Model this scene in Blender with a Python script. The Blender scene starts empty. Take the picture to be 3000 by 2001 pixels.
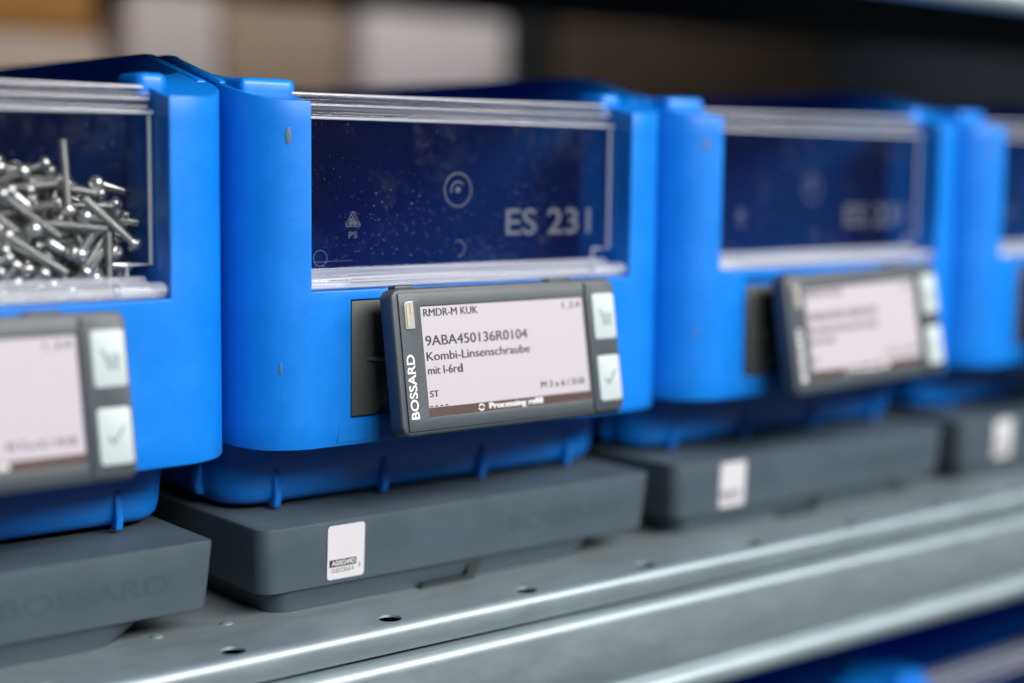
import bpy, bmesh, math, random
from mathutils import Vector, Matrix
rnd = random.Random(11)
S = bpy.context.scene
COL = S.collection
mm = 0.001
PITCH = 160.0                      # bins stand 160 mm apart along the shelf

# ------------------------------------------------------------------ camera
cam = bpy.data.objects.new('camera', bpy.data.cameras.new('camera'))
COL.objects.link(cam)
R_ = Vector((0.77618554, -0.63039162, 0.01193379))
U_ = Vector((0.06217196, 0.09535849, 0.99349958))
F_ = Vector((0.62743179, 0.77039806, -0.11320856))
M = Matrix((R_, U_, -F_)).transposed().to_4x4()
M.translation = Vector((-0.22696507, -0.36932645, 0.12666079))
cam.matrix_world = M
cam.data.sensor_width = 36.0
cam.data.lens = 4674.785 / 3000 * 36
cam.data.clip_start = 0.01
cam.data.clip_end = 50
cam.data.dof.use_dof = True
cam.data.dof.focus_distance = 0.437
cam.data.dof.aperture_fstop = 3.4
S.camera = cam

# ------------------------------------------------------------------ world, lamps, exposure
W = bpy.data.worlds.new('World'); S.world = W; W.use_nodes = True
bg = W.node_tree.nodes['Background']
bg.inputs[0].default_value = (0.55, 0.72, 0.95, 1)
bg.inputs[1].default_value = 0.20
_n = W.node_tree.nodes; _l = W.node_tree.links          # dim floor, paler hall above
_g = _n.new('ShaderNodeTexCoord'); _s = _n.new('ShaderNodeSeparateXYZ'); _r = _n.new('ShaderNodeValToRGB')
_l.new(_g.outputs['Generated'], _s.inputs[0]); _l.new(_s.outputs[2], _r.inputs[0]); _l.new(_r.outputs[0], bg.inputs[0])
_r.color_ramp.elements[0].position = 0.30; _r.color_ramp.elements[0].color = (0.22, 0.27, 0.32, 1)
_r.color_ramp.elements[1].position = 0.62; _r.color_ramp.elements[1].color = (0.60, 0.78, 1.0, 1)

def area(name, loc, target, sx, sy, power, color):
    L = bpy.data.lights.new(name, 'AREA'); L.shape = 'RECTANGLE'
    L.size = sx; L.size_y = sy; L.energy = power; L.color = color
    o = bpy.data.objects.new(name, L); COL.objects.link(o)
    o.location = loc
    o.rotation_euler = (Vector(target) - Vector(loc)).to_track_quat('-Z', 'Y').to_euler()
    return o
area('aisle_lamp', (0.36, -0.96, 0.74), (0.20, 0.0, 0.06), 1.6, 0.40, 39.5, (1.0, 0.965, 0.92))
area('rear_fill_light', (0.15, 0.47, 0.52), (0.15, 0.52, 0.0), 1.5, 0.08, 3.7, (1.0, 0.93, 0.86))  # added fill light that brightens the rear cartons

S.render.engine = 'CYCLES'
S.cycles.use_denoising = True
S.cycles.max_bounces = 10
S.cycles.transparent_max_bounces = 16
S.cycles.caustics_reflective = False
S.cycles.caustics_refractive = False
S.view_settings.view_transform = 'Standard'
S.view_settings.look = 'None'
S.view_settings.gamma = 1.0
S.view_settings.exposure = 0.0

# ------------------------------------------------------------------ materials
def mat(name, col, rough=0.5, metal=0.0, spec=0.5, bump=0.0, bscale=800, var=0.0, vscale=60, sss=0.0,
        trans=0.0, ior=1.5, rvar=0.0, stretch=None):
    m = bpy.data.materials.new(name); m.use_nodes = True
    nt = m.node_tree; b = nt.nodes['Principled BSDF']
    b.inputs['Base Color'].default_value = (*col, 1)
    b.inputs['Roughness'].default_value = rough
    b.inputs['Metallic'].default_value = metal
    b.inputs['Specular IOR Level'].default_value = spec
    b.inputs['IOR'].default_value = ior
    b.inputs['Transmission Weight'].default_value = trans
    if sss:
        b.inputs['Subsurface Weight'].default_value = sss
        b.inputs['Subsurface Radius'].default_value = (0.3, 0.6, 1.0)
        b.inputs['Subsurface Scale'].default_value = 0.004
    tc = nt.nodes.new('ShaderNodeTexCoord')
    src = tc.outputs['Object']
    if stretch:
        mp = nt.nodes.new('ShaderNodeMapping'); mp.inputs['Scale'].default_value = stretch
        nt.links.new(src, mp.inputs['Vector']); src = mp.outputs['Vector']
    if bump:
        n = nt.nodes.new('ShaderNodeTexNoise'); n.inputs['Scale'].default_value = bscale
        n.inputs['Detail'].default_value = 3
        nt.links.new(src, n.inputs['Vector'])
        bp = nt.nodes.new('ShaderNodeBump'); bp.inputs['Strength'].default_value = bump
        bp.inputs['Distance'].default_value = 0.0004
        nt.links.new(n.outputs['Fac'], bp.inputs['Height']); nt.links.new(bp.outputs['Normal'], b.inputs['Normal'])
    if var or rvar:
        n2 = nt.nodes.new('ShaderNodeTexNoise'); n2.inputs['Scale'].default_value = vscale
        n2.inputs['Detail'].default_value = 6; n2.inputs['Roughness'].default_value = 0.65
        nt.links.new(src, n2.inputs['Vector'])
        if var:
            cr = nt.nodes.new('ShaderNodeValToRGB')
            cr.color_ramp.elements[0].position = 0.3; cr.color_ramp.elements[1].position = 0.7
            cr.color_ramp.elements[0].color = (*[c * (1 - var) for c in col], 1)
            cr.color_ramp.elements[1].color = (*[min(1, c * (1 + var)) for c in col], 1)
            nt.links.new(n2.outputs['Fac'], cr.inputs['Fac']); nt.links.new(cr.outputs['Color'], b.inputs['Base Color'])
        if rvar:
            mr = nt.nodes.new('ShaderNodeMapRange')
            mr.inputs['From Min'].default_value = 0.3; mr.inputs['From Max'].default_value = 0.7
            mr.inputs['To Min'].default_value = max(0.02, rough - rvar); mr.inputs['To Max'].default_value = rough + rvar
            nt.links.new(n2.outputs['Fac'], mr.inputs['Value']); nt.links.new(mr.outputs['Result'], b.inputs['Roughness'])
    return m

BLUE = mat('blue_plastic', (0.002, 0.168, 0.63), 0.36, bump=0.09, bscale=1100, var=0.10, vscale=38, sss=0.12, rvar=0.06)
GREY = mat('grey_plastic', (0.050, 0.071, 0.090), 0.46, bump=0.25, bscale=2600, var=0.09, vscale=40, rvar=0.07)
GREYD = mat('dark_grey_plastic', (0.055, 0.06, 0.062), 0.5, bump=0.2, bscale=2200, var=0.08)
HOUS = mat('slate_grey_plastic', (0.043, 0.056, 0.069), 0.45, bump=0.18, bscale=3000, var=0.05)
ZINC = mat('galvanised_steel', (0.285, 0.35, 0.378), 0.49, metal=0.65, bump=0.05, bscale=900, var=0.08, vscale=120, rvar=0.05, stretch=(0.35, 1, 1))
STEEL = mat('zinc_plated_screw', (0.54, 0.54, 0.53), 0.33, metal=0.92, var=0.08, vscale=200)
_t = STEEL.node_tree                                  # every screw a slightly different tone
_oi = _t.nodes.new('ShaderNodeObjectInfo'); _mr = _t.nodes.new('ShaderNodeMapRange'); _hs = _t.nodes.new('ShaderNodeHueSaturation')
_mr.inputs['To Min'].default_value = 0.62; _mr.inputs['To Max'].default_value = 1.2
_t.links.new(_oi.outputs['Random'], _mr.inputs['Value']); _t.links.new(_mr.outputs[0], _hs.inputs['Value'])
_b = _t.nodes['Principled BSDF']; _t.links.new(_b.inputs['Base Color'].links[0].from_socket, _hs.inputs['Color'])
_t.links.new(_hs.outputs[0], _b.inputs['Base Color'])
EINK = mat('e_paper', (0.385, 0.36, 0.405), 0.55, bump=0.05, bscale=4000, var=0.015, vscale=300)
BLACK = mat('black_ink', (0.018, 0.017, 0.02), 0.6)
BROWN = mat('brown_black_ink', (0.045, 0.025, 0.022), 0.5, var=0.1, vscale=400)
WHITE = mat('white_ink', (0.72, 0.72, 0.74), 0.5)
BUTTON = mat('pale_rubber', (0.42, 0.49, 0.51), 0.5, bump=0.08, bscale=2500)
ICON = mat('grey_ink', (0.11, 0.13, 0.145), 0.6)
PAPER = mat('white_paper', (0.52, 0.52, 0.56), 0.5, bump=0.05, bscale=1500)
CLEAR = mat('clear_plastic', (0.95, 0.97, 1.0), 0.06, trans=1.0, ior=1.49, bump=0.06, bscale=300)
CARD = mat('beige_carton', (0.60, 0.50, 0.42), 0.8, var=0.10, vscale=14)
CARDG = mat('grey_carton', (0.66, 0.62, 0.62), 0.8, var=0.10, vscale=14)
CARDT = mat('tan_carton', (0.42, 0.32, 0.24), 0.8, var=0.12, vscale=14)
CARDO = mat('orange_carton', (0.45, 0.22, 0.06), 0.8, var=0.15, vscale=18)
CARDW = mat('white_carton', (0.80, 0.76, 0.80), 0.7, var=0.06, vscale=14)
CARDD = mat('dark_brown_carton', (0.060, 0.042, 0.028), 0.8, var=0.25, vscale=14)
CARDN = mat('charcoal_crate', (0.022, 0.030, 0.042), 0.7, var=0.2, vscale=12)
PIP = mat('worn_grey_pip', (0.08, 0.12, 0.18), 0.5, var=0.3, vscale=900)
EMB_SHADE = mat('emboss_shade_grey', (0.043, 0.062, 0.079), 0.5)  # darker platform grey: the relief's shade coloured into flat letters
LEDB = mat('pale_backing', (0.34, 0.35, 0.35), 0.35)
RED = mat('red_sticker', (0.5, 0.10, 0.07), 0.6)
DARK = mat('black_paint_and_shade', (0.012, 0.017, 0.018), 0.5, var=0.2)  # black paint; also the shade coloured onto upper shelf and foot notch
FLOORM = mat('dark_backdrop', (0.010, 0.013, 0.014), 0.8, var=0.2, vscale=4)

def lid_material(name, milky, dust=True, streak=0.0):
    m = bpy.data.materials.new(name); m.use_nodes = True
    nt = m.node_tree; nt.nodes.clear(); N = nt.nodes.new; L = nt.links.new
    out = N('ShaderNodeOutputMaterial')
    tr = N('ShaderNodeBsdfTransparent'); tr.inputs[0].default_value = (0.97, 0.98, 0.99, 1)
    gl = N('ShaderNodeBsdfGlossy'); gl.inputs['Roughness'].default_value = 0.05
    di = N('ShaderNodeBsdfDiffuse'); di.inputs[0].default_value = (0.75, 0.78, 0.85, 1)
    ge = N('ShaderNodeNewGeometry'); dt = N('ShaderNodeVectorMath'); dt.operation = 'DOT_PRODUCT'   # same gloss on both faces
    L(ge.outputs['Incoming'], dt.inputs[0]); L(ge.outputs['Normal'], dt.inputs[1])
    ab = N('ShaderNodeMath'); ab.operation = 'ABSOLUTE'; L(dt.outputs['Value'], ab.inputs[0])
    om = N('ShaderNodeMath'); om.operation = 'SUBTRACT'; om.inputs[0].default_value = 1.0; L(ab.outputs[0], om.inputs[1])
    pw = N('ShaderNodeMath'); pw.operation = 'POWER'; pw.inputs[1].default_value = 5.0; L(om.outputs[0], pw.inputs[0])
    fr = N('ShaderNodeMath'); fr.operation = 'MULTIPLY_ADD'; fr.inputs[1].default_value = 0.96; fr.inputs[2].default_value = 0.04
    L(pw.outputs[0], fr.inputs[0])
    m1 = N('ShaderNodeMixShader'); L(fr.outputs[0], m1.inputs[0]); L(tr.outputs[0], m1.inputs[1]); L(gl.outputs[0], m1.inputs[2])
    m2 = N('ShaderNodeMixShader'); L(m1.outputs[0], m2.inputs[1]); L(di.outputs[0], m2.inputs[2])
    if dust:
        tc = N('ShaderNodeTexCoord')
        def specks(scale, thr, seed, cmin):
            sx = N('ShaderNodeSeparateXYZ'); L(tc.outputs['Object'], sx.inputs[0])
            cx = N('ShaderNodeCombineXYZ'); L(sx.outputs[0], cx.inputs[0]); L(sx.outputs[2], cx.inputs[1])
            mp = N('ShaderNodeMapping'); mp.inputs['Location'].default_value = (seed, seed * 0.7, 0)
            mp.inputs['Scale'].default_value = (1, 0.7, 1); mp.inputs['Rotation'].default_value = (0, 0, 0.25)
            L(cx.outputs[0], mp.inputs['Vector'])
            v = N('ShaderNodeTexVoronoi'); v.voronoi_dimensions = '2D'; v.inputs['Scale'].default_value = scale
            L(mp.outputs['Vector'], v.inputs['Vector'])
            a = N('ShaderNodeMapRange'); a.inputs['From Min'].default_value = thr; a.inputs['From Max'].default_value = thr * 0.4
            L(v.outputs['Distance'], a.inputs['Value'])
            s = N('ShaderNodeSeparateColor'); L(v.outputs['Color'], s.inputs[0])
            c = N('ShaderNodeMapRange'); c.inputs['From Min'].default_value = cmin; c.inputs['From Max'].default_value = 1.0
            L(s.outputs[0], c.inputs['Value'])
            k = N('ShaderNodeMath'); k.operation = 'MULTIPLY'; L(a.outputs[0], k.inputs[0]); L(c.outputs[0], k.inputs[1])
            g = N('ShaderNodeTexNoise'); g.inputs['Scale'].default_value = 24; g.inputs['Detail'].default_value = 2
            L(tc.outputs['Object'], g.inputs['Vector'])
            h = N('ShaderNodeMapRange'); h.inputs['From Min'].default_value = 0.42; h.inputs['From Max'].default_value = 0.62
            L(g.outputs['Fac'], h.inputs['Value'])
            kk = N('ShaderNodeMath'); kk.operation = 'MULTIPLY'; L(k.outputs[0], kk.inputs[0]); L(h.outputs[0], kk.inputs[1])
            return kk.outputs[0]
        s1 = specks(400, 0.062, 3.1, 0.66); s2 = specks(1000, 0.13, 7.7, 0.86)
        n = N('ShaderNodeTexNoise'); n.inputs['Scale'].default_value = 38; n.inputs['Detail'].default_value = 12
        n.inputs['Roughness'].default_value = 0.86; n.inputs['Distortion'].default_value = 0.3
        L(tc.outputs['Object'], n.inputs['Vector'])
        sm = N('ShaderNodeMapRange'); sm.inputs['From Min'].default_value = 0.52; sm.inputs['From Max'].default_value = 0.82
        sm.inputs['To Max'].default_value = 0.045
        L(n.outputs['Fac'], sm.inputs['Value'])
        a1 = N('ShaderNodeMath'); a1.operation = 'MULTIPLY_ADD'; a1.inputs[1].default_value = 0.50; L(s1, a1.inputs[0])
        L(sm.outputs[0], a1.inputs[2])
        a2 = N('ShaderNodeMath'); a2.operation = 'MULTIPLY_ADD'; a2.inputs[1].default_value = 0.32; L(s2, a2.inputs[0])
        L(a1.outputs[0], a2.inputs[2])
        of = N('ShaderNodeMath'); of.operation = 'SUBTRACT'; of.inputs[0].default_value = 1.0; L(ge.outputs['Backfacing'], of.inputs[1])   # dust lies on the outer face only
        a4 = N('ShaderNodeMath'); a4.operation = 'MULTIPLY'; L(a2.outputs[0], a4.inputs[0]); L(of.outputs[0], a4.inputs[1]); a2 = a4
        a3 = N('ShaderNodeMath'); a3.operation = 'ADD'; a3.inputs[1].default_value = milky; a3.use_clamp = True
        L(a2.outputs[0], a3.inputs[0]); L(a3.outputs[0], m2.inputs[0])
    elif streak:                                      # pale streaks: lamp reflections put into the clear plastic's colour
        tc = N('ShaderNodeTexCoord'); mp = N('ShaderNodeMapping'); mp.inputs['Scale'].default_value = (12, 2200, 2200)
        L(tc.outputs['Object'], mp.inputs['Vector'])
        n = N('ShaderNodeTexNoise'); n.inputs['Scale'].default_value = 1.0; n.inputs['Detail'].default_value = 3
        L(mp.outputs['Vector'], n.inputs['Vector'])
        q = N('ShaderNodeMapRange'); q.inputs['From Min'].default_value = 0.42; q.inputs['From Max'].default_value = 0.62
        q.inputs['To Min'].default_value = milky; q.inputs['To Max'].default_value = streak
        L(n.outputs['Fac'], q.inputs['Value']); L(q.outputs[0], m2.inputs[0])
    else:
        m2.inputs[0].default_value = milky
    L(m2.outputs[0], out.inputs[0])
    return m
PANE = lid_material('clear_lid_sheet', 0.001)
MARK = lid_material('moulded_mark', 0.12, False)
RIM = lid_material('clear_lid_edge', 0.02, False, 0.14)
PINM = lid_material('clear_pin', 0.06, False, 0.42)
GLINT = lid_material('milky_lid_glint', 0.33, False)  # milky white paints bright highlights along the clear lid edges
FLANGE = lid_material('clear_flange', 0.07, False, 0.45)
LENS = lid_material('clear_lens', 0.05, False)

# ------------------------------------------------------------------ mesh helpers (local millimetres)
def add_bm(dst, src, mat4=None):
    vm = {}
    for v in src.verts:
        co = v.co if mat4 is None else mat4 @ v.co
        vm[v] = dst.verts.new(co)
    for f in src.faces:
        try: dst.faces.new([vm[v] for v in f.verts])
        except ValueError: pass
    src.free()

def bevel(bm, w, segs=3, ang=35):
    bmesh.ops.remove_doubles(bm, verts=bm.verts, dist=1e-4)
    bmesh.ops.recalc_face_normals(bm, faces=bm.faces)
    es = [e for e in bm.edges if len(e.link_faces) == 2 and e.calc_face_angle(0) > math.radians(ang)]
    bmesh.ops.bevel(bm, geom=es, offset=w, segments=segs, profile=0.5, affect='EDGES', clamp_overlap=True)
    return bm

def box(x0, x1, y0, y1, z0, z1, bv=0.0, segs=2):
    bm = bmesh.new()
    bmesh.ops.create_cube(bm, size=1)
    for v in bm.verts:
        v.co = Vector(((x0 + x1) / 2 + v.co.x * (x1 - x0), (y0 + y1) / 2 + v.co.y * (y1 - y0), (z0 + z1) / 2 + v.co.z * (z1 - z0)))
    if bv: bevel(bm, bv, segs)
    return bm

def extrude_poly(pts, axis, a, b, bv=0.0, segs=2):
    """a closed 2-D outline pushed along an axis ('x','y','z') from a to b"""
    bm = bmesh.new()
    def P(p, t):
        return {'x': (t, p[0], p[1]), 'y': (p[0], t, p[1]), 'z': (p[0], p[1], t)}[axis]
    A = [bm.verts.new(P(p, a)) for p in pts]; B = [bm.verts.new(P(p, b)) for p in pts]
    n = len(pts)
    bm.faces.new(A); bm.faces.new(B[::-1])
    for i in range(n): bm.faces.new((A[i], B[i], B[(i + 1) % n], A[(i + 1) % n]))
    if bv: bevel(bm, bv, segs)
    else: bmesh.ops.recalc_face_normals(bm, faces=bm.faces)
    return bm

def rrect(x0, x1, y0, y1, r, n=6):
    if not isinstance(r, (list, tuple)): r = [r] * 4      # corners: (x0,y0) (x1,y0) (x1,y1) (x0,y1)
    pts = []
    for (cx, cy, a0, q) in ((x0 + r[0], y0 + r[0], 180, r[0]), (x1 - r[1], y0 + r[1], 270, r[1]), (x1 - r[2], y1 - r[2], 0, r[2]), (x0 + r[3], y1 - r[3], 90, r[3])):
        for k in range(n + 1):
            a = math.radians(a0 + 90 * k / n)
            pts.append((cx + q * math.cos(a), cy + q * math.sin(a)))
    return pts

def loft(rings, cap=True):
    bm = bmesh.new()
    V = [[bm.verts.new(p) for p in r] for r in rings]
    n = len(V[0])
    for a, b in zip(V, V[1:]):
        for i in range(n): bm.faces.new((a[i], a[(i + 1) % n], b[(i + 1) % n], b[i]))
    if cap: bm.faces.new(V[0]); bm.faces.new(V[-1])
    bmesh.ops.recalc_face_normals(bm, faces=bm.faces)
    return bm

def lathe(profile, n=16, axis_mat=None):
    bm = bmesh.new(); V = []
    for (r, z) in profile:
        V.append([bm.verts.new((r * math.cos(2 * math.pi * k / n), r * math.sin(2 * math.pi * k / n), z)) for k in range(n)])
    for a, b in zip(V, V[1:]):
        for i in range(n): bm.faces.new((a[i], a[(i + 1) % n], b[(i + 1) % n], b[i]))
    bm.faces.new(V[0]); bm.faces.new(V[-1])
    bmesh.ops.recalc_face_normals(bm, faces=bm.faces)
    if axis_mat: bmesh.ops.transform(bm, matrix=axis_mat, verts=bm.verts)
    return bm

def tube(pts, r, n=8, closed=False):
    pts = [Vector(p) for p in pts]; bm = bmesh.new(); V = []
    m = len(pts)
    for i, p in enumerate(pts):
        a = pts[(i - 1) % m] if (closed or i > 0) else p
        b = pts[(i + 1) % m] if (closed or i < m - 1) else p
        t = (b - a).normalized()
        s = t.cross(Vector((0.13, 0.97, 0.21))).normalized(); u = t.cross(s)
        V.append([bm.verts.new(p + (s * math.cos(2 * math.pi * k / n) + u * math.sin(2 * math.pi * k / n)) * r) for k in range(n)])
    for i in range(m if closed else m - 1):
        a, b = V[i], V[(i + 1) % m]
        for k in range(n): bm.faces.new((a[k], a[(k + 1) % n], b[(k + 1) % n], b[k]))
    if not closed: bm.faces.new(V[0]); bm.faces.new(V[-1])
    bmesh.ops.recalc_face_normals(bm, faces=bm.faces)
    return bm

def finish(name, bm, material, parent=None, scale=mm, smooth=40):
    for v in bm.verts: v.co = v.co * scale
    me = bpy.data.meshes.new(name); bm.to_mesh(me); bm.free()
    me.materials.append(material)
    me.polygons.foreach_set('use_smooth', [True] * len(me.polygons))
    me.set_sharp_from_angle(angle=math.radians(smooth))
    o = bpy.data.objects.new(name, me); COL.objects.link(o)
    if parent: o.parent = parent
    return o

def empty(name, loc=(0, 0, 0), label=None, cat=None, group=None):
    o = bpy.data.objects.new(name, None); COL.objects.link(o)
    o.empty_display_size = 0.01
    o.location = loc
    tag(o, label, cat, group)
    return o
def tag(o, label=None, cat=None, group=None, kind=None):
    for k, v in (('label', label), ('category', cat), ('group', group), ('kind', kind)):
        if v: o[k] = v
    return o
def copy_tree(o, parent=None):
    c = o.copy(); COL.objects.link(c); c.parent = parent
    for ch in list(o.children): copy_tree(ch, c)
    return c

_tc = {}
def glyphs(txt, offset=0.0):
    k = (txt, offset)
    if k not in _tc:
        cu = bpy.data.curves.new('writing', 'FONT'); cu.body = txt; cu.size = 1; cu.offset = offset; cu.resolution_u = 4
        o = bpy.data.objects.new('writing', cu); COL.objects.link(o)
        dg = bpy.context.evaluated_depsgraph_get()
        me = o.evaluated_get(dg).to_mesh()
        vs = [(v.co.x, v.co.y) for v in me.vertices]; fs = [tuple(p.vertices) for p in me.polygons]
        o.evaluated_get(dg).to_mesh_clear()
        bpy.data.objects.remove(o); bpy.data.curves.remove(cu)
        _tc[k] = (vs, fs)
    return _tc[k]

def write(bm, txt, x0, x1, y0, y1, place, offset=0.0, rot=False):
    """flat lettering fitted to the box x0..x1, y0..y1; place(x, y) gives the 3-D point"""
    vs, fs = glyphs(txt, offset)
    ax = min(v[0] for v in vs); bx = max(v[0] for v in vs); ay = min(v[1] for v in vs); by = max(v[1] for v in vs)
    V = []
    for (x, y) in vs:
        u, w = (x - ax) / (bx - ax), (y - ay) / (by - ay)
        if rot: u, w = 1 - w, u              # reads upward
        V.append(bm.verts.new(place(x0 + (x1 - x0) * u, y0 + (y1 - y0) * w)))
    for f in fs:
        try: bm.faces.new([V[i] for i in f])
        except ValueError: pass

def ring(bm, cx, cz, r, w, place, n=40, a0=0, a1=360):
    full = a1 - a0 >= 360
    A, B = [], []
    for k in range(n + (0 if full else 1)):
        a = math.radians(a0 + (a1 - a0) * k / n)
        A.append(bm.verts.new(place(cx + (r - w / 2) * math.cos(a), cz + (r - w / 2) * math.sin(a))))
        B.append(bm.verts.new(place(cx + (r + w / 2) * math.cos(a), cz + (r + w / 2) * math.sin(a))))
    m = len(A)
    for k in range(m if full else m - 1):
        bm.faces.new((A[k], B[k], B[(k + 1) % m], A[(k + 1) % m]))

def poly(bm, pts, place):
    bm.faces.new([bm.verts.new(place(x, y)) for x, y in pts])
def stroke(bm, a, b, w, place):
    d = Vector((b[0] - a[0], b[1] - a[1])); d.normalize(); n = Vector((-d.y, d.x)) * w / 2
    poly(bm, [(a[0] - n.x, a[1] - n.y), (b[0] - n.x, b[1] - n.y), (b[0] + n.x, b[1] + n.y), (a[0] + n.x, a[1] + n.y)], place)

def voxels(cols, rows, layers, occ, pos):
    """solid made of cells; pos(i, j, k) gives the corner points, only outside faces are built"""
    bm = bmesh.new(); vc = {}
    def v(i, j, k):
        if (i, j, k) not in vc: vc[(i, j, k)] = bm.verts.new(pos(i, j, k))
        return vc[(i, j, k)]
    def full(i, j, k): return 0 <= i < cols and 0 <= j < rows and 0 <= k < layers and occ(i, j, k)
    for i in range(cols):
        for j in range(rows):
            for k in range(layers):
                if not full(i, j, k): continue
                if not full(i - 1, j, k): bm.faces.new((v(i, j, k), v(i, j, k + 1), v(i, j + 1, k + 1), v(i, j + 1, k)))
                if not full(i + 1, j, k): bm.faces.new((v(i + 1, j, k), v(i + 1, j + 1, k), v(i + 1, j + 1, k + 1), v(i + 1, j, k + 1)))
                if not full(i, j - 1, k): bm.faces.new((v(i, j, k), v(i + 1, j, k), v(i + 1, j, k + 1), v(i, j, k + 1)))
                if not full(i, j + 1, k): bm.faces.new((v(i, j + 1, k), v(i, j + 1, k + 1), v(i + 1, j + 1, k + 1), v(i + 1, j + 1, k)))
                if not full(i, j, k - 1): bm.faces.new((v(i, j, k), v(i, j + 1, k), v(i + 1, j + 1, k), v(i + 1, j, k)))
                if not full(i, j, k + 1): bm.faces.new((v(i, j, k + 1), v(i + 1, j, k + 1), v(i + 1, j + 1, k + 1), v(i, j + 1, k + 1)))
    bmesh.ops.recalc_face_normals(bm, faces=bm.faces)
    return bm

def bold(bm, txt, x0, x1, y0, y1, d, w=0.065):
    for q, sh in enumerate((-w, 0.0, w)):
        write(bm, txt, x0 + sh, x1 + sh, y0, y1, (lambda x, z, q=q: (x, -d - 0.012 * q, z)))

# ------------------------------------------------------------------ the shelf
X0, X1 = -420.0, 1150.0
HP, HX0, HY, HR = 49.0, -29.6, -14.6, 3.35       # hole pitch, first hole, line of the holes, radius
def shelf_board():
    bm = bmesh.new()
    e = HP / 2; ya, yb = -18.4, -9.0
    k0 = math.floor((X0 - HX0) / HP); k1 = math.ceil((X1 - HX0) / HP)
    xa, xb = HX0 + k0 * HP - e, HX0 + k1 * HP + e
    for k in range(k0, k1 + 1):
        cx = HX0 + k * HP; n = 32
        inner, outer, low = [], [], []
        sq = 5.2
        for q in range(n):
            a = 2 * math.pi * q / n; c, s = math.cos(a), math.sin(a)
            inner.append(bm.verts.new((cx + HR * c, HY + HR * s, 0)))
            low.append(bm.verts.new((cx + HR * c * 0.96, HY + HR * s * 0.96, -0.6)))
            t = min(sq / abs(c) if abs(c) > 1e-6 else 1e9, ((yb - HY) if s > 0 else (HY - ya)) / abs(s) if abs(s) > 1e-6 else 1e9)
            outer.append(bm.verts.new((cx + t * c, HY + t * s, 0)))
        # square corners
        for q in range(n):
            r = (q + 1) % n
            bm.faces.new((inner[q], outer[q], outer[r], inner[r]))
            bm.faces.new((inner[q], inner[r], low[r], low[q]))
        # corner fillers
        for sx in (-1, 1):
            for yy in (ya, yb):
                side = min(outer, key=lambda v: (abs(v.co.x - (cx + sx * sq)) > 1e-4, abs(v.co.y - yy)))
                edge = min(outer, key=lambda v: (abs(v.co.y - yy) > 1e-4, abs(v.co.x - (cx + sx * sq))))
                if side is not edge: bm.faces.new((side, edge, bm.verts.new((cx + sx * sq, yy, 0))))
        a, b = cx - e, cx + e
        for p, q in ((a, cx - sq), (cx + sq, b)):
            bm.faces.new([bm.verts.new(c) for c in ((p, ya, 0), (q, ya, 0), (q, yb, 0), (p, yb, 0))])
    # front lip and back sheet as swept strips
    prof = [(-18.4, 0)]
    for q in range(1, 9):
        a = math.radians(90 + 90 * q / 8); prof.append((-18.4 + 2.8 * math.cos(a), -2.8 + 2.8 * math.sin(a)))
    prof += [(-21.2, -7.0), (-20.8, -7.7), (-20.0, -8.0), (-5.5, -8.0), (-5.5, -0.3)]  # lip extended into a closed channel to keep the holes dark
    for pr in (prof, [(-9.0, 0), (224.0, 0), (224.0, -28.0)]):
        A = [bm.verts.new((xa, y, z)) for y, z in pr]; B = [bm.verts.new((xb, y, z)) for y, z in pr]
        for q in range(len(pr) - 1): bm.faces.new((A[q], A[q + 1], B[q + 1], B[q]))
    bmesh.ops.remove_doubles(bm, verts=bm.verts, dist=0.01)
    bmesh.ops.recalc_face_normals(bm, faces=bm.faces)
    return bm
# weld-pip heads on the sheet
def make_shelf(z, label, m=None):
    t = empty('shelf_board', (0, 0, z * mm), label, 'shelf')
    finish('steel_sheet', shelf_board(), m or ZINC, t)
    return t
def beam_bm():
    c = []
    c += [(-14.0, -8.8), (-21.0, -8.9)]
    for q in range(0, 9):
        a = math.radians(90 + 90 * q / 8); c.append((-21.2 + 3.4 * math.cos(a), -12.4 + 3.4 * math.sin(a)))
    c += [(-24.8, -20.0), (-24.4, -29.0), (-23.6, -31.2), (-22.9, -32.4)]
    for q in range(0, 15):
        a = math.radians(110 + 215 * q / 14); c.append((-22.2 + 4.4 * math.cos(a), -37.2 + 4.4 * math.sin(a)))
    c += [(-16.0, -40.6), (-14.0, -40.6)]
    return extrude_poly(c, 'x', X0, X1)
shelf = make_shelf(0, 'galvanised perforated steel shelf carrying the grey platforms and blue bins')
for (px, py) in ((-39.7, 8.3), (-19.1, 7.8)):
    finish('rivet', lathe([(1.9, 0.0), (1.7, 0.2), (1.2, 0.45), (0.6, 0.6), (0.15, 0.63)], 16, Matrix.Translation((px, py, 0.0))), ZINC, shelf)
front_beam = tag(finish('shelf_beam', beam_bm(), ZINC), 'stepped galvanised steel beam under the front edge of the bin shelf', 'shelf beam')

# upper shelf of the same rack
UP = 224.0
upper = make_shelf(UP, 'dark underside of the shelf above the blue bins', DARK)  # black sheet: the shade under this shelf is put into its colour
ub = copy_tree(front_beam); ub.location = (0, 0, UP * mm)
ub['label'] = 'steel beam edge in the top right corner above the bins'; 
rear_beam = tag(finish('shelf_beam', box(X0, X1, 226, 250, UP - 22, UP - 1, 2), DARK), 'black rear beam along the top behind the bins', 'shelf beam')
lower = make_shelf(-200.5, 'lower galvanised shelf holding the second row of bins')

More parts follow.
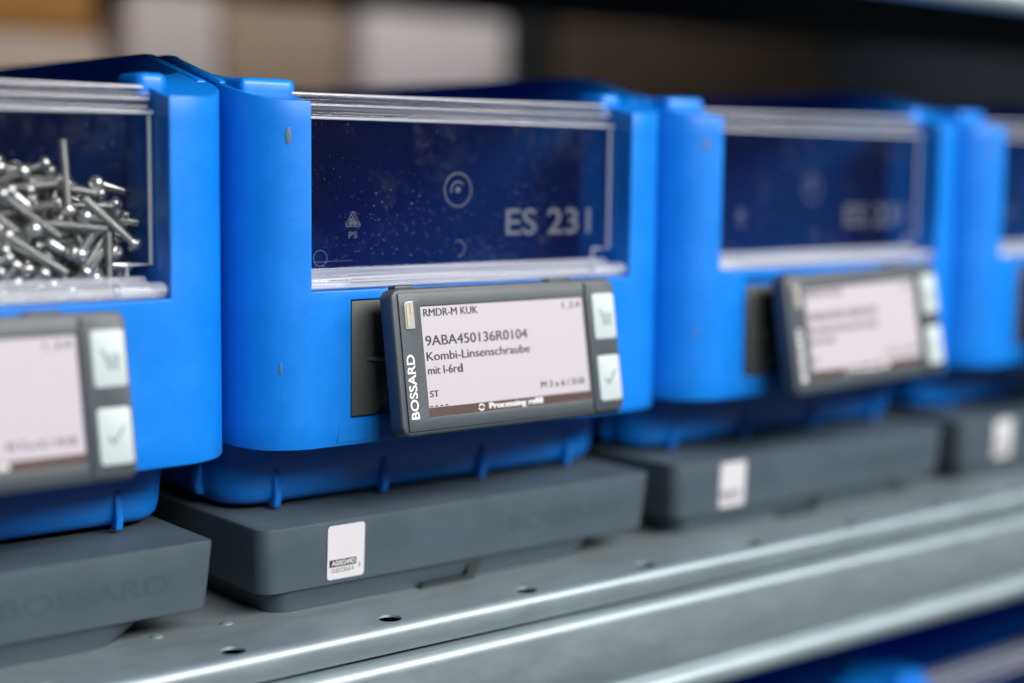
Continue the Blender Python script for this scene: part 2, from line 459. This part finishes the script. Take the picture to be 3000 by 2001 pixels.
# ------------------------------------------------------------------ blue bin
XL, XR, RC = -13.6, 143.6, 19.0
OL, OR = 3.6, 121.7                    # opening between the two front posts
ZB, ZP, ZT = 46.9, 90.2, 141.7         # bottom of the front, top of the panel, top of the posts
def bin_front():
    pts = []
    for q in range(9):
        a = math.radians(180 + 90 * q / 8); pts.append((XL + RC + RC * math.cos(a), RC + RC * math.sin(a)))
    xs_mid = [16.2, 45, 84.6]
    def yl(x):
        return RC - math.sqrt(max(0, RC * RC - (x - XL - RC) ** 2)) if x < XL + RC else 0
    pts = [p for p in pts if p[0] < OL - 1.0] + [(OL, yl(OL))] + [(x, 0.0) for x in xs_mid] + [(OR, 0.0)]
    iL = [i for i, p in enumerate(pts) if abs(p[0] - OL) < 1e-6][0]; iR = len(pts) - 1
    ip0 = iL + 1; ip1 = iL + 3
    for q in range(9):
        a = math.radians(270 + 90 * q / 8); pts.append((XR - RC + RC * math.cos(a), RC + RC * math.sin(a)))
    zs = [ZB, 54.3, 87.6, ZP, 135.0, ZT]
    ds = [0.0, 2.4, 5.2, 16.0, 23.0]
    n = len(pts) - 1
    def occ(i, j, k):
        inside = iL <= i < iR
        if not inside: return True
        if j >= 3: return False
        if k >= 2: return j in (0, 2) and k < 3
        if j == 1 and k == 0 and ip0 <= i < ip1: return False
        return True
    def pos(i, j, k):
        x, y = pts[i]; d = ds[k]; z = zs[j]
        if j == 0: z = ZB + 0.9 * max(0.0, (y - 6) / 13)
        yy = y + d
        if k >= 3: yy = 19 * (y / 19) * 0.75 + d + 2
        if j == 5: z = ZT + 0.27 * max(0.0, yy - 2.5)
        return (x, yy, z)
    bm = voxels(n, len(zs) - 1, len(ds) - 1, occ, pos)
    return bevel(bm, 0.75, 3, 38)

def bin_body_bm():
    bm = bin_front()
    # lower tub, leaning slightly out towards the top
    def ringz(z, x0, x1, y0, y1, r): return [(x, y, z) for x, y in rrect(x0, x1, y0, y1, r, 8)]
    tub = loft([ringz(27.0, -4.5, 129.5, 28.5, 206, 8.0), ringz(27.5, -6.8, 131.8, 26.2, 208, 10.0), ringz(29.2, -8.2, 133.2, 24.6, 209.5, 11.5),
                ringz(31.5, -8.8, 133.8, 24.0, 210, 12), ringz(52.0, -9.6, 134.6, 21.0, 211, 12), ringz(52.1, -6.6, 131.6, 24.0, 208, 9.5),
                ringz(33.0, -5.6, 130.6, 27.0, 207, 9.5)], cap=True)
    add_bm(bm, tub)
    # side walls: level at the back, sloping down to the front posts, thickened at the top
    prof = [(20.0, 49.0), (211.0, 49.0), (211.0, 155.2), (52.0, 155.2), (49.4, 154.9), (47.2, 154.0), (27.0, 148.7), (20.0, 146.9), (20.0, 60.0)]
    for xa, xb in ((XL + 0.6, XL + 3.4), (XR - 3.4, XR - 0.6)):
        add_bm(bm, extrude_poly(prof, 'x', xa, xb, 0.45, 2))
    add_bm(bm, box(XL + 2.8, XR - 2.8, 208.4, 211.4, 48, 154.6, 0.4))
    # stacking lugs on the posts
    add_bm(bm, extrude_poly([(XL + 2.2, 11), (OL + 1.2, 11), (OL + 2.6, 13.0), (OL + 2.6, 24), (XL + 2.2, 30)], 'z', 140.5, 147.8, 1.8, 4))
    add_bm(bm, extrude_poly([(OR - 3.0, 13), (OR - 2, 11), (OR + 4.5, 11), (OR + 7.0, 15), (OR + 7.0, 27), (OR - 3.0, 24)], 'z', 140.5, 147.8, 1.8, 4))
    # narrow moulded fins along the foot of the tub
    for x in (6.0, 43.4, 81.0, 117.0):
        f = bmesh.new()
        w0, w1 = 1.1, 0.5
        pr = [(25.5, 44.0), (23.2, 38.0), (21.8, 29.6), (22.6, 26.4), (24.4, 25.9), (28.0, 27.5), (28.0, 44.0)]
        add_bm(bm, extrude_poly(pr, 'x', x - 1.1, x + 1.1, 0.55, 3)); f.free()
    add_bm(bm, extrude_poly([(-4.6, 28.2), (-10.4, 29.2), (-11.0, 32.0), (-9.6, 38.0), (-6.0, 40.0)], 'y', 40, 44.5, 0.6, 2))
    # faint raised field on the front panel below the pocket
    add_bm(bm, extrude_poly([(11.4, 47.9), (112.0, 47.9), (112.0, 53.4), (13.0, 53.4)], 'y', -0.28, 1.0, 0.18, 1))
    return bm

def make_bin():
    t = empty('storage_bin')
    finish('body', bin_body_bm(), BLUE, t)
    for z, x, w, h in ((132.3, -2.6, 0.75, 2.3), (69.5, -4.6, 0.4, 1.6)):         # two moulding pips on the left post
        y = RC - math.sqrt(RC * RC - (x - XL - RC) ** 2)
        nrm = Vector((x - XL - RC, y - RC, 0)).normalized()
        m4 = Matrix.Translation((x, y, z)) @ nrm.to_track_quat('Z', 'Y').to_matrix().to_4x4() @ Matrix.Diagonal((w, h, 1, 1))
        finish('moulding_pip', lathe([(1.0, -0.2), (1.0, 0.05), (0.8, 0.12), (0.05, 0.1)], 18, m4), PIP, t)
    # clear hinged lid in the opening
    YL = 9.6
    lid = finish('lid', extrude_poly([(OL + 0.3, 138.0), (OL + 0.3, 95.6), (114.0, 95.6), (114.0, 98.4), (121.0, 98.4), (121.0, 138.0)], 'y', YL, YL + 1.5), PANE, t)
    e = bmesh.new()
    add_bm(e, box(OL + 0.2, 121.3, YL - 1.5, YL + 1.7, 137.2, 138.7, 0.5, 3))          # bead under the rim
    add_bm(e, box(OL + 0.2, 121.0, YL + 0.3, YL + 1.6, 138.8, 141.6, 0.3, 2))
    add_bm(e, box(OL + 0.2, 121.3, YL - 0.4, YL + 3.6, 141.7, 142.8, 0.4, 3))
    add_bm(e, box(OL + 0.2, 119.5, YL + 1.0, YL + 7.6, 143.2, 144.5, 0.5, 3))
    finish('lid_rim', e, RIM, lid)
    finish('lid_glint', tube([(OL + 0.2, YL - 1.35, 137.5), (121.2, YL - 1.35, 137.5)], 0.42), GLINT, lid)
    finish('lid_glint', tube([(OL + 0.2, YL - 0.3, 141.0), (121.0, YL - 0.3, 141.0)], 0.20), GLINT, lid)
    finish('lid_glint', tube([(OL + 0.2, YL + 0.9, 144.0), (119.6, YL + 0.9, 144.0)], 0.38), GLINT, lid)
    finish('lid_glint', tube([(120.7, YL - 0.2, 137.2), (120.7, YL - 0.2, 98.7), (114.0, YL - 0.2, 98.7), (114.0, YL - 0.2, 95.8)], 0.55), GLINT, lid)
    e = bmesh.new()
    add_bm(e, extrude_poly([(YL + 1.6, 95.5), (YL + 1.6, 92.4), (6.0, 91.0), (2.4, 90.6), (2.1, 91.3), (5.6, 93.6), (YL - 1, 95.9)], 'x', OL + 0.4, 118.5, 0.25, 2))
    finish('bottom_flange', e, FLANGE, lid)
    for a, b in ((OL + 0.2, 17.4), (108.0, 121.4)):
        m4 = Matrix.Translation((a, 3.2, 92.35)) @ Matrix.Rotation(math.radians(90), 4, 'Y')
        finish('hinge_pin', lathe([(1.4, 0), (2.1, 0.5), (2.2, (b - a) - 0.8), (1.6, b - a)], 24, m4), PINM, lid)
    pl = lambda x, z: (x, YL - 0.12, z)
    e = bmesh.new()
    ring(e, 60.2, 117.6, 4.9, 0.45, pl); ring(e, 60.2, 117.6, 2.4, 0.5, pl, a0=40, a1=200); ring(e, 60.2, 117.6, 0.45, 0.9, pl, 16)
    finish('gate_mark', e, MARK, lid)
    e = bmesh.new(); ring(e, 12.2, 98.7, 2.2, 0.16, pl); finish('moulded_ring', e, MARK, lid)
    e = bmesh.new(); ring(e, 60.6, 100.2, 2.3, 0.30, pl, a0=-100, a1=120); finish('moulded_ring', e, MARK, lid)
    e = bmesh.new(); stroke(e, (10.0, 97.7), (23.0, 97.75), 0.12, pl); finish('moulded_line', e, MARK, lid)
    e = bmesh.new()
    write(e, 'ES 231', 78.6, 113.0, 103.7, 111.8, pl, 0.012)
    finish('lettering', e, MARK, lid)
    e = bmesh.new()
    c = Vector((23.1, 108.9)); P3 = [c + Vector((math.cos(math.radians(a)), math.sin(math.radians(a)))) * 3.0 for a in (90, 210, 330)]
    for q in range(3):
        a, b = P3[q], P3[(q + 1) % 3]
        for off in (0.0, 0.95):
            ctr = (a + b) / 2; inward = (c - ctr).normalized() * off
            stroke(e, a + (b - a) * 0.20 + inward, a + (b - a) * 0.80 + inward, 0.20, pl)
        h = a + (b - a) * 0.80; d = (b - a).normalized(); nn = Vector((-d.y, d.x)); inw = (c - (a + b) / 2).normalized()
        stroke(e, h - inw * 0.55, h + d * 0.95 + inw * 0.45, 0.18, pl); stroke(e, h + inw * 1.5, h + d * 0.95 + inw * 0.45, 0.18, pl)
        stroke(e, a + (b - a) * 0.20, a + (b - a) * 0.08 + inw * 0.75, 0.18, pl)
    write(e, '06', 21.9, 24.3, 107.7, 109.7, pl); write(e, 'PS', 21.7, 24.5, 104.1, 105.9, pl)
    finish('recycling_mark', e, MARK, lid)
    return t

BINLAB = ['blue bin heaped with silver screws behind its clear lid',
          'blue bin with the dusty clear lid marked with a recycling triangle, next to the screws',
          'blurred blue bin with a clear lid, second to the right of the screw bin',
          'blurred blue bin cut off by the right picture edge, upper row',
          'blue bin on the lower shelf in the bottom right corner, clear lid edge showing',
          'blue bin on the lower shelf, only its right post showing beneath the beam']
bin0 = make_bin()
spots = [(0 * PITCH - PITCH, 0, 0, 0), (0, 0, 0, 0), (PITCH, 0.4, 0, -0.2), (2 * PITCH, 0, 0, 0.25), (299.0, 2, -226.0, 0), (299.0 - PITCH, 2, -226.0, 0)]
for i, (x, y, z, a) in enumerate(spots):
    o = bin0 if i == 0 else copy_tree(bin0)
    o.location = (x * mm, y * mm, z * mm); o.rotation_euler.z = math.radians(a)
    if i == len(spots) - 1:                          # the lid over the screws shows no lettering
        for ch in list(bin0.children):
            for g in list(ch.children):
                if g.name.split('.')[0] in ('lettering', 'recycling_mark', 'moulded_ring', 'moulded_line', 'gate_mark'):
                    bpy.data.objects.remove(g)
    tag(o, BINLAB[i], 'storage bin', 'blue bins on the shelf' if i < 4 else 'blue bins on the lower shelf')

# ------------------------------------------------------------------ grey weighing platform under each bin
def make_platform():
    t = empty('weighing_platform')
    def rz(z, ins, r): return [(x, y, z) for x, y in rrect(-11.4 + ins * 0.3, 134.6 - ins, 2.1 + ins * 0.4, 214, (5.2, 2.2, 4, 4), 8)]
    bm = loft([rz(7.1, 2.4, 0)] + [rz(7.15, 2.2, 0), rz(7.5, 1.95, 0), rz(24.6, 0.15, 0), rz(25.2, 0.35, 0), rz(25.4, 0.95, 0)])
    finish('housing', bm, GREY, t)
    # foot: narrower, with a dark solid in front for the notch's shade
    out = rrect(-8.6, 122.0, 3.5, 210, (6.5, 16, 8, 8), 8)
    low = rrect(-5.4, 116.0, 7.2, 208, (6.5, 16, 8, 8), 8)
    bm = loft([[(x, y, 0.25) for x, y in low], [(x, y, 0.6) for x, y in low], [(x, y, 7.4) for x, y in out]])
    finish('foot', bm, GREY, t)
    bm = extrude_poly([(43.5, 0.1), (45.0, 1.4), (61.0, 1.5), (61.6, 6.4), (67.2, 6.4), (63.6, 0.1)], 'y', 4.4, 18.0)  # black solid in place of the shaded hollow
    finish('notch_shade', bm, DARK, t)
    e = bmesh.new()
    write(e, 'BOSSARD', 76.0, 121.5, 13.1, 18.3, lambda x, z: (x, 2.08 + (24.6 - z) * 0.0421, z), 0.01)
    finish('emboss_shade_lettering', e, EMB_SHADE, t)
    pl = lambda d: (lambda x, z: (x, 2.1 + (25.4 - z) * 0.046 - d, z))
    st = bmesh.new()
    P = pl(0.14)
    vs = [st.verts.new(P(x, z)) for x, z in rrect(9.9, 22.3, 8.4, 24.0, 1.0, 5)]
    st.faces.new(vs)
    r = bmesh.ops.extrude_face_region(st, geom=st.faces[:])
    bmesh.ops.translate(st, verts=[v for v in r['geom'] if isinstance(v, bmesh.types.BMVert)], vec=(0, -0.12, 0))
    bmesh.ops.recalc_face_normals(st, faces=st.faces)
    s = finish('sticker', st, PAPER, t)
    P = pl(0.30)
    e = bmesh.new(); poly(e, [(10.6, 12.0), (19.6, 12.0), (19.6, 14.1), (10.6, 14.1)], P)
    finish('code_bar', e, BLACK, s)
    e = bmesh.new(); write(e, 'A000249D', 11.3, 19.2, 12.35, 13.8, pl(0.34), 0.006)
    finish('white_lettering', e, WHITE, s)
    e = bmesh.new(); write(e, '12.037230.8 A', 11.4, 18.8, 10.3, 11.6, P); write(e, '0', 20.4, 21.0, 10.9, 12.3, P)
    finish('lettering', e, BLACK, s)
    return t
pf0 = make_platform()
PFLAB = ['grey platform under the bin of screws, nothing stuck on its visible front',
         'grey platform with a sharp white A000249D sticker on its front',
         'grey platform with a blurred white sticker, right of the sharp sticker one',
         'grey platform cut off by the right edge of the picture']
for i, (dx, dy, rot) in enumerate(((-PITCH, 0, 0), (0, 0, 0), (PITCH - 1.0, 0.5, -0.3), (2 * PITCH - 1.0, 0, 0.4))):
    o = pf0 if i == 0 else copy_tree(pf0)
    o.location = (dx * mm, dy * mm, 0); o.rotation_euler.z = math.radians(rot)
    tag(o, PFLAB[i], 'weighing platform', 'grey platforms under the bins')

# ------------------------------------------------------------------ e-paper label
# local frame: x to the right, y into the device, z up; origin at the top-left front corner
LW, LH, TH = 82.1, 40.8, 6.0
def make_display():
    t = empty('electronic_label')
    fr = lambda d: (lambda x, z: (x, -d, z))
    bm = extrude_poly(rrect(0, LW, -LH, 0, 3.0, 6), 'y', 0.0, TH, 0.9, 3)
    add_bm(bm, box(2.2, 8.4, 0.8, 4.6, -0.6, 1.0, 0.6, 3)); add_bm(bm, box(57.5, 66.5, 0.8, 4.6, -0.6, 0.9, 0.6, 3))
    finish('housing', bm, HOUS, t)
    xs = [2.0, 9.2, 69.0, 69.6]; zs = [-39.6, -36.15, -5.35, -1.4]
    bm = voxels(3, 3, 1, lambda i, j, k: not (i == 1 and j == 1), lambda i, j, k: (xs[i], -0.55 + 0.75 * k, zs[j]))
    finish('front_frame', bevel(bm, 0.28, 2), HOUS, t)
    finish('button_panel', extrude_poly(rrect(70.1, 81.4, -39.9, -1.0, (0.8, 2.2, 2.2, 0.8), 5), 'y', -0.75, 0.2, 0.3, 2), HOUS, t)
    scr = finish('screen', box(9.0, 69.1, -0.12, 0.3, -36.3, -5.2), EINK, t)
    P = fr(0.18)
    e = bmesh.new(); poly(e, [(9.22, -36.1), (68.95, -36.1), (68.95, -33.5), (9.22, -33.5)], P)
    finish('status_bar', e, BROWN, scr)
    e = bmesh.new()
    bold(e, 'RMDR-M KUK', 10.3, 29.3, -8.2, -6.1, 0.18)
    bold(e, '1_2.4', 61.0, 67.6, -8.6, -6.6, 0.18)
    bold(e, '9ABA450136R0104', 10.2, 46.6, -16.35, -13.55, 0.18)
    bold(e, 'Kombi-Linsenschraube', 10.1, 47.0, -20.5, -18.1, 0.18)
    bold(e, 'mit I-6r', 10.1, 20.1, -24.3, -22.0, 0.18); bold(e, 'd', 20.4, 22.0, -24.35, -21.95, 0.18, 0.17)
    bold(e, 'ST', 10.1, 13.1, -30.6, -28.8, 0.18)
    bold(e, 'M 3 x 6 / X10', 50.1, 66.9, -31.2, -29.3, 0.18)
    for q in range(4): ring(e, 10.2 + 1.75 * q, -33.55, 0.5, 0.28, P, 8, 20, 160)
    finish('lettering', e, BLACK, scr)
    e = bmesh.new(); P2 = fr(0.24)
    bold(e, 'Processing refill', 30.4, 50.0, -36.0, -33.8, 0.24, 0.10)
    ring(e, 27.5, -34.8, 0.85, 0.34, P2, 12, 20, 160); ring(e, 27.5, -34.8, 0.85, 0.34, P2, 12, 200, 340)
    poly(e, [(28.0, -34.65), (28.75, -34.65), (28.4, -34.1)], P2); poly(e, [(26.25, -34.95), (27.0, -34.95), (26.6, -35.5)], P2)
    finish('status_lettering', e, WHITE, scr)
    for (za, zb, kind) in ((-18.4, -4.7, 'cart'), (-37.0, -23.4, 'tick')):
        b = finish('button', extrude_poly(rrect(72.2, 80.8, za, zb, 0.9, 5), 'y', -1.15, -0.5, 0.25, 2), BUTTON, t)
        e = bmesh.new(); Pb = fr(1.24)
        if kind == 'cart':
            stroke(e, (74.2, -9.9), (75.2, -9.9), 0.35, Pb); stroke(e, (75.1, -9.8), (76.1, -13.0), 0.35, Pb)
            stroke(e, (76.0, -13.0), (78.6, -13.0), 0.4, Pb); stroke(e, (78.4, -12.8), (79.1, -10.9), 0.35, Pb)
            stroke(e, (75.6, -11.0), (79.1, -11.0), 0.35, Pb); stroke(e, (75.8, -12.0), (78.8, -12.0), 0.3, Pb)
            ring(e, 76.4, -13.9, 0.3, 0.35, Pb, 12); ring(e, 78.3, -13.9, 0.3, 0.35, Pb, 12)
        else:
            stroke(e, (74.6, -30.2), (76.0, -32.0), 0.5, Pb); stroke(e, (75.8, -32.1), (79.0, -27.8), 0.5, Pb)
        finish('icon', e, ICON, b)
    bm = extrude_poly(rrect(3.3, 7.1, -11.8, -3.3, 1.6, 6), 'y', -1.5, 0.2, 0.6, 3)
    led = finish('light_window', bm, LENS, t)
    finish('light_backing', box(3.7, 6.7, -0.72, -0.2, -11.3, -3.8), LEDB, led)
    e = box(4.2, 4.8, -0.95, -0.70, -10.6, -5.0); add_bm(e, box(5.6, 6.1, -0.95, -0.70, -7.0, -4.4))
    finish('contact_strip', e, mat('brass_contact', (0.75, 0.55, 0.25), 0.3, metal=0.6), led)
    e = bmesh.new(); write(e, 'BOSSARD', 2.9, 5.6, -36.2, -18.4, fr(0.62), 0.016, rot=True)
    finish('lettering', e, WHITE, t)
    return t
TILT = -0.16611
def make_bracket(t):
    """plate in the bin's pocket, with gusset and arm to the back of the label (built in the tilted frame of t)"""
    inv = (Matrix.Rotation(-TILT, 4, 'X'))
    # bin frame origin of the label corner
    O = Vector((20.95, -11.97, 91.33))
    bm = extrude_poly([(16.7, 54.8), (24.6, 54.8), (31.6, 60.6), (70.0, 60.6), (77.0, 54.8), (84.2, 54.8), (84.2, 87.2), (16.7, 87.2)], 'y', 0.3, 2.3, 0.3, 2)
    add_bm(bm, extrude_poly([(31, 62), (69, 62), (69, 85), (31, 85)], 'y', -9.5, 1.0, 0.8, 2))
    add_bm(bm, extrude_poly([(20.5, 0.9), (34.0, -9.0), (34.0, 0.9)], 'z', 70.2, 71.2, 0.2, 1))
    bmesh.ops.translate(bm, verts=bm.verts, vec=-O)
    bmesh.ops.transform(bm, matrix=inv, verts=bm.verts)
    return finish('bracket', bm, GREYD, t)
d0 = make_display(); 
make_bracket(d0)
DLAB = ['electronic label on the bin of screws, cut off by the left picture edge',
        'sharp electronic label reading 9ABA450136R0104 and Processing refill',
        'blurred electronic label in front of the third bin',
        'electronic label at the right edge, only its dark bracket in view']
for i, (dx, dz, roll) in enumerate(((-PITCH, -1.8, 0), (0, 0, 0), (PITCH, -2.4, -1.6), (2 * PITCH, -1.5, 0))):
    o = d0 if i == 0 else copy_tree(d0)
    o.location = ((20.95 + dx) * mm, -11.97 * mm, (91.33 + dz) * mm)
    o.rotation_euler = (TILT, math.radians(roll), 0)
    tag(o, DLAB[i], 'electronic label', 'electronic labels on the bins')

# ------------------------------------------------------------------ screws in the left bin
SL = 19.5
prof = [(0.2, 0.0), (1.0, 0.0)]
z = 0.15
while z < SL - 2.6:
    prof += [(1.2, z), (0.86, z + 0.3)]; z += 0.6
prof += [(1.2, SL - 2.4), (1.2, SL - 1.8), (0.9, SL - 1.7)]
shank_me_o = finish('shank', lathe(prof, 12), STEEL, None, smooth=70)
head_me_o = finish('head', lathe([(0.9, SL - 2.05), (2.0, SL - 2.0), (2.1, SL - 1.7), (2.05, SL - 1.2), (1.8, SL - 0.65), (1.4, SL - 0.25), (1.05, SL - 0.08), (0.95, SL - 0.1), (0.85, SL - 0.8), (0.1, SL - 1.0)], 20), STEEL, None, smooth=50)
screw0 = empty('screw'); shank_me_o.parent = screw0; head_me_o.parent = screw0
tag(screw0, 'silver socket-head screw in the heap behind the clear lid of the left bin', 'screw', 'screws heaped in the left bin')
def seg_dist(a, b, c, d):
    u, v, w = b - a, d - c, a - c
    A, B, C, D, E = u.dot(u), u.dot(v), v.dot(v), u.dot(w), v.dot(w)
    den = A * C - B * B
    s = max(0, min(1, (B * E - C * D) / den)) if den > 1e-9 else 0.5
    t = (B * s + E) / C
    if t < 0: t = 0; s = max(0, min(1, -D / A))
    elif t > 1: t = 1; s = max(0, min(1, (B - D) / A))
    return (w + u * s - v * t).length
placed = []
heroes = [((-58.2, 16.5, 111.0), (-59.6, 16.0, 128.5), 1), ((-56.2, 14.5, 111.1), (-37.9, 19.1, 109.0), 1), ((-51.3, 17.0, 119.6), (-36.9, 28.7, 116.8), 1),
          ((-76.5, 14.6, 107.4), (-60.1, 14.4, 96.9), 1), ((-59.2, 14.2, 102.6), (-47.2, 27.3, 94.6), 1), ((-59.2, 18.5, 113.1), (-49.7, 18.4, 96.1), 1),
          ((-58.0, 22.0, 116.3), (-42.9, 31.6, 111.9), 0), ((-61.4, 17.0, 113.6), (-55.6, 34.3, 120.5), 1), ((-61.8, 19.0, 124.9), (-80.0, 24.0, 117.0), 1),
          ((-70.5, 17.0, 105.8), (-55.7, 29.5, 108.1), 1), ((-68.7, 16.0, 122.9), (-84.0, 20.0, 116.0), 1), ((-42.6, 19.0, 114.0), (-56.0, 31.0, 112.0), 1),
          ((-44.8, 16.0, 101.9), (-49.3, 35.1, 99.0), 1), ((-73.5, 15.0, 101.5), (-90.0, 17.0, 96.0), 1), ((-69.5, 16.0, 96.9), (-64.3, 33.1, 104.7), 1),
          ((-73.0, 20.0, 123.5), (-88.0, 26.0, 120.5), 1), ((-42.5, 17.5, 96.0), (-46.0, 36.0, 98.0), 1),
          ((-50.5, 14.6, 95.5), (-60.0, 30.0, 92.0), 1), ((-62.0, 14.8, 94.0), (-72.0, 30.0, 90.0), 1)]
for a, b, ha in heroes:
    a, b = Vector(a), Vector(b); d = (b - a).normalized()
    placed.append((a, a + d * SL, ha))
def heap(x, y):
    if x < -62: h = 125.0
    elif x < -52: h = 125.0 - (x + 62) * 0.55
    else: h = 119.5 - (x + 52) * 0.45
    return h - 1.5 + min(2.0, (y - 12) * 0.06)
tries = 0; thr = 2.3
while len(placed) < 290 and tries < 90000:
    tries += 1
    if tries % 15000 == 0: thr -= 0.38
    c = Vector((rnd.uniform(-94, -42), 13.4 + 26 * rnd.random() ** 1.2, rnd.uniform(88, 127)))
    th = rnd.uniform(0, 2 * math.pi); el = rnd.gauss(0, 0.45)
    d = Vector((math.cos(th) * math.cos(el), math.sin(th) * math.cos(el), math.sin(el)))
    a, b = c - d * SL / 2, c + d * SL / 2
    ok = True
    for q in (a, b, c):
        if q.y < 13.6 or q.x > -39.5 or q.z < 84 or q.z > heap(q.x, q.y): ok = False; break
    if not ok: continue
    for (p, q, _) in placed:
        if (p - a).length < 42 and seg_dist(a, b, p, q) < thr: ok = False; break
    if ok: placed.append((a, b, rnd.random() < 0.5))
for n, (a, b, ha) in enumerate(placed):
    tail, head = (b, a) if ha else (a, b)
    o = screw0 if n == 0 else copy_tree(screw0)
    o.location = tail * mm
    o.rotation_euler = (head - tail).to_track_quat('Z', 'Y').to_euler()

tag(finish('lamp_blocker', box(X0, X1, 226, 228, UP + 1, UP + 760), DARK), 'unseen dark sheet added above the bins to block the lamp', 'panel')  # added unseen sheet that keeps the aisle lamp off the rear cartons
# ------------------------------------------------------------------ boxes on the rack behind
YB = 750.0
tag(finish('rear_shelf', box(-100, 2600, YB - 14, YB + 420, 276, 304, 2), DARK), 'black shelf above the blurred cartons of the rack behind', 'shelf')
tag(finish('rear_shelf', box(-100, 2600, YB - 12, YB + 420, 118, 150, 2), DARK), 'black shelf of the rack behind, under the blurred cartons', 'shelf')
def carton(name, x0, x1, z1, depth, m, label, y0=YB, cat='box', z0=150.2):
    t = empty(name, ((x0 + x1) / 2 * mm, y0 * mm, z0 * mm), label, cat, 'boxes on the rack behind')
    w = (x1 - x0) / 2; h = z1 - z0
    finish('carton_body', box(-w, w, 0, depth, 0.0, h, 1.2, 2), m, t)
    finish('lid_flap', box(-w + 1.2, -0.4, -0.0 + 1.5, depth - 1.5, h + 0.05, h + 1.0), m, t)
    finish('lid_flap', box(0.4, w - 1.2, 1.5, depth - 1.5, h + 0.05, h + 1.0), m, t)
    return t
carton('cardboard_box', 150, 292, 212, 180, CARD, 'blurred beige box under an orange one, far left behind the bins')
carton('cardboard_box', 130, 286, 262, 170, CARDO, 'orange-brown box stacked on the beige one in the top left corner', z0=213.3)
carton('cardboard_box', 318, 391, 250, 180, CARDG, 'blurred grey-white box between the beige and the tan box', y0=YB + 6)
carton('cardboard_box', 394, 502, 246, 180, CARDT, 'blurred tan box left of the bright white one')
wb = carton('cardboard_box', 526, 674, 247, 180, CARDW, 'bright white box with a red tag, behind the middle bin')
finish('red_tag', box(40, 72, -0.6, 0.1, 36.5, 42), RED, wb)
carton('cardboard_box', 742, 1120, 262, 220, CARDD, 'long dark brown box right of the white one', y0=YB + 8)
carton('plastic_crate', 1135, 1560, 268, 220, CARDN, 'dark charcoal crate in the upper right behind the bins', y0=YB + 4, cat='crate')
tag(finish('rack_upright', box(688, 730, YB + 8, YB + 60, -300, 600, 2), DARK), 'black rack upright between the white and the brown box', 'rack post')
tag(finish('backdrop', box(-1500, 4500, 1400, 1420, -600, 1400), FLOORM), kind='structure')  # black sheet added so the gaps between the boxes stay dark
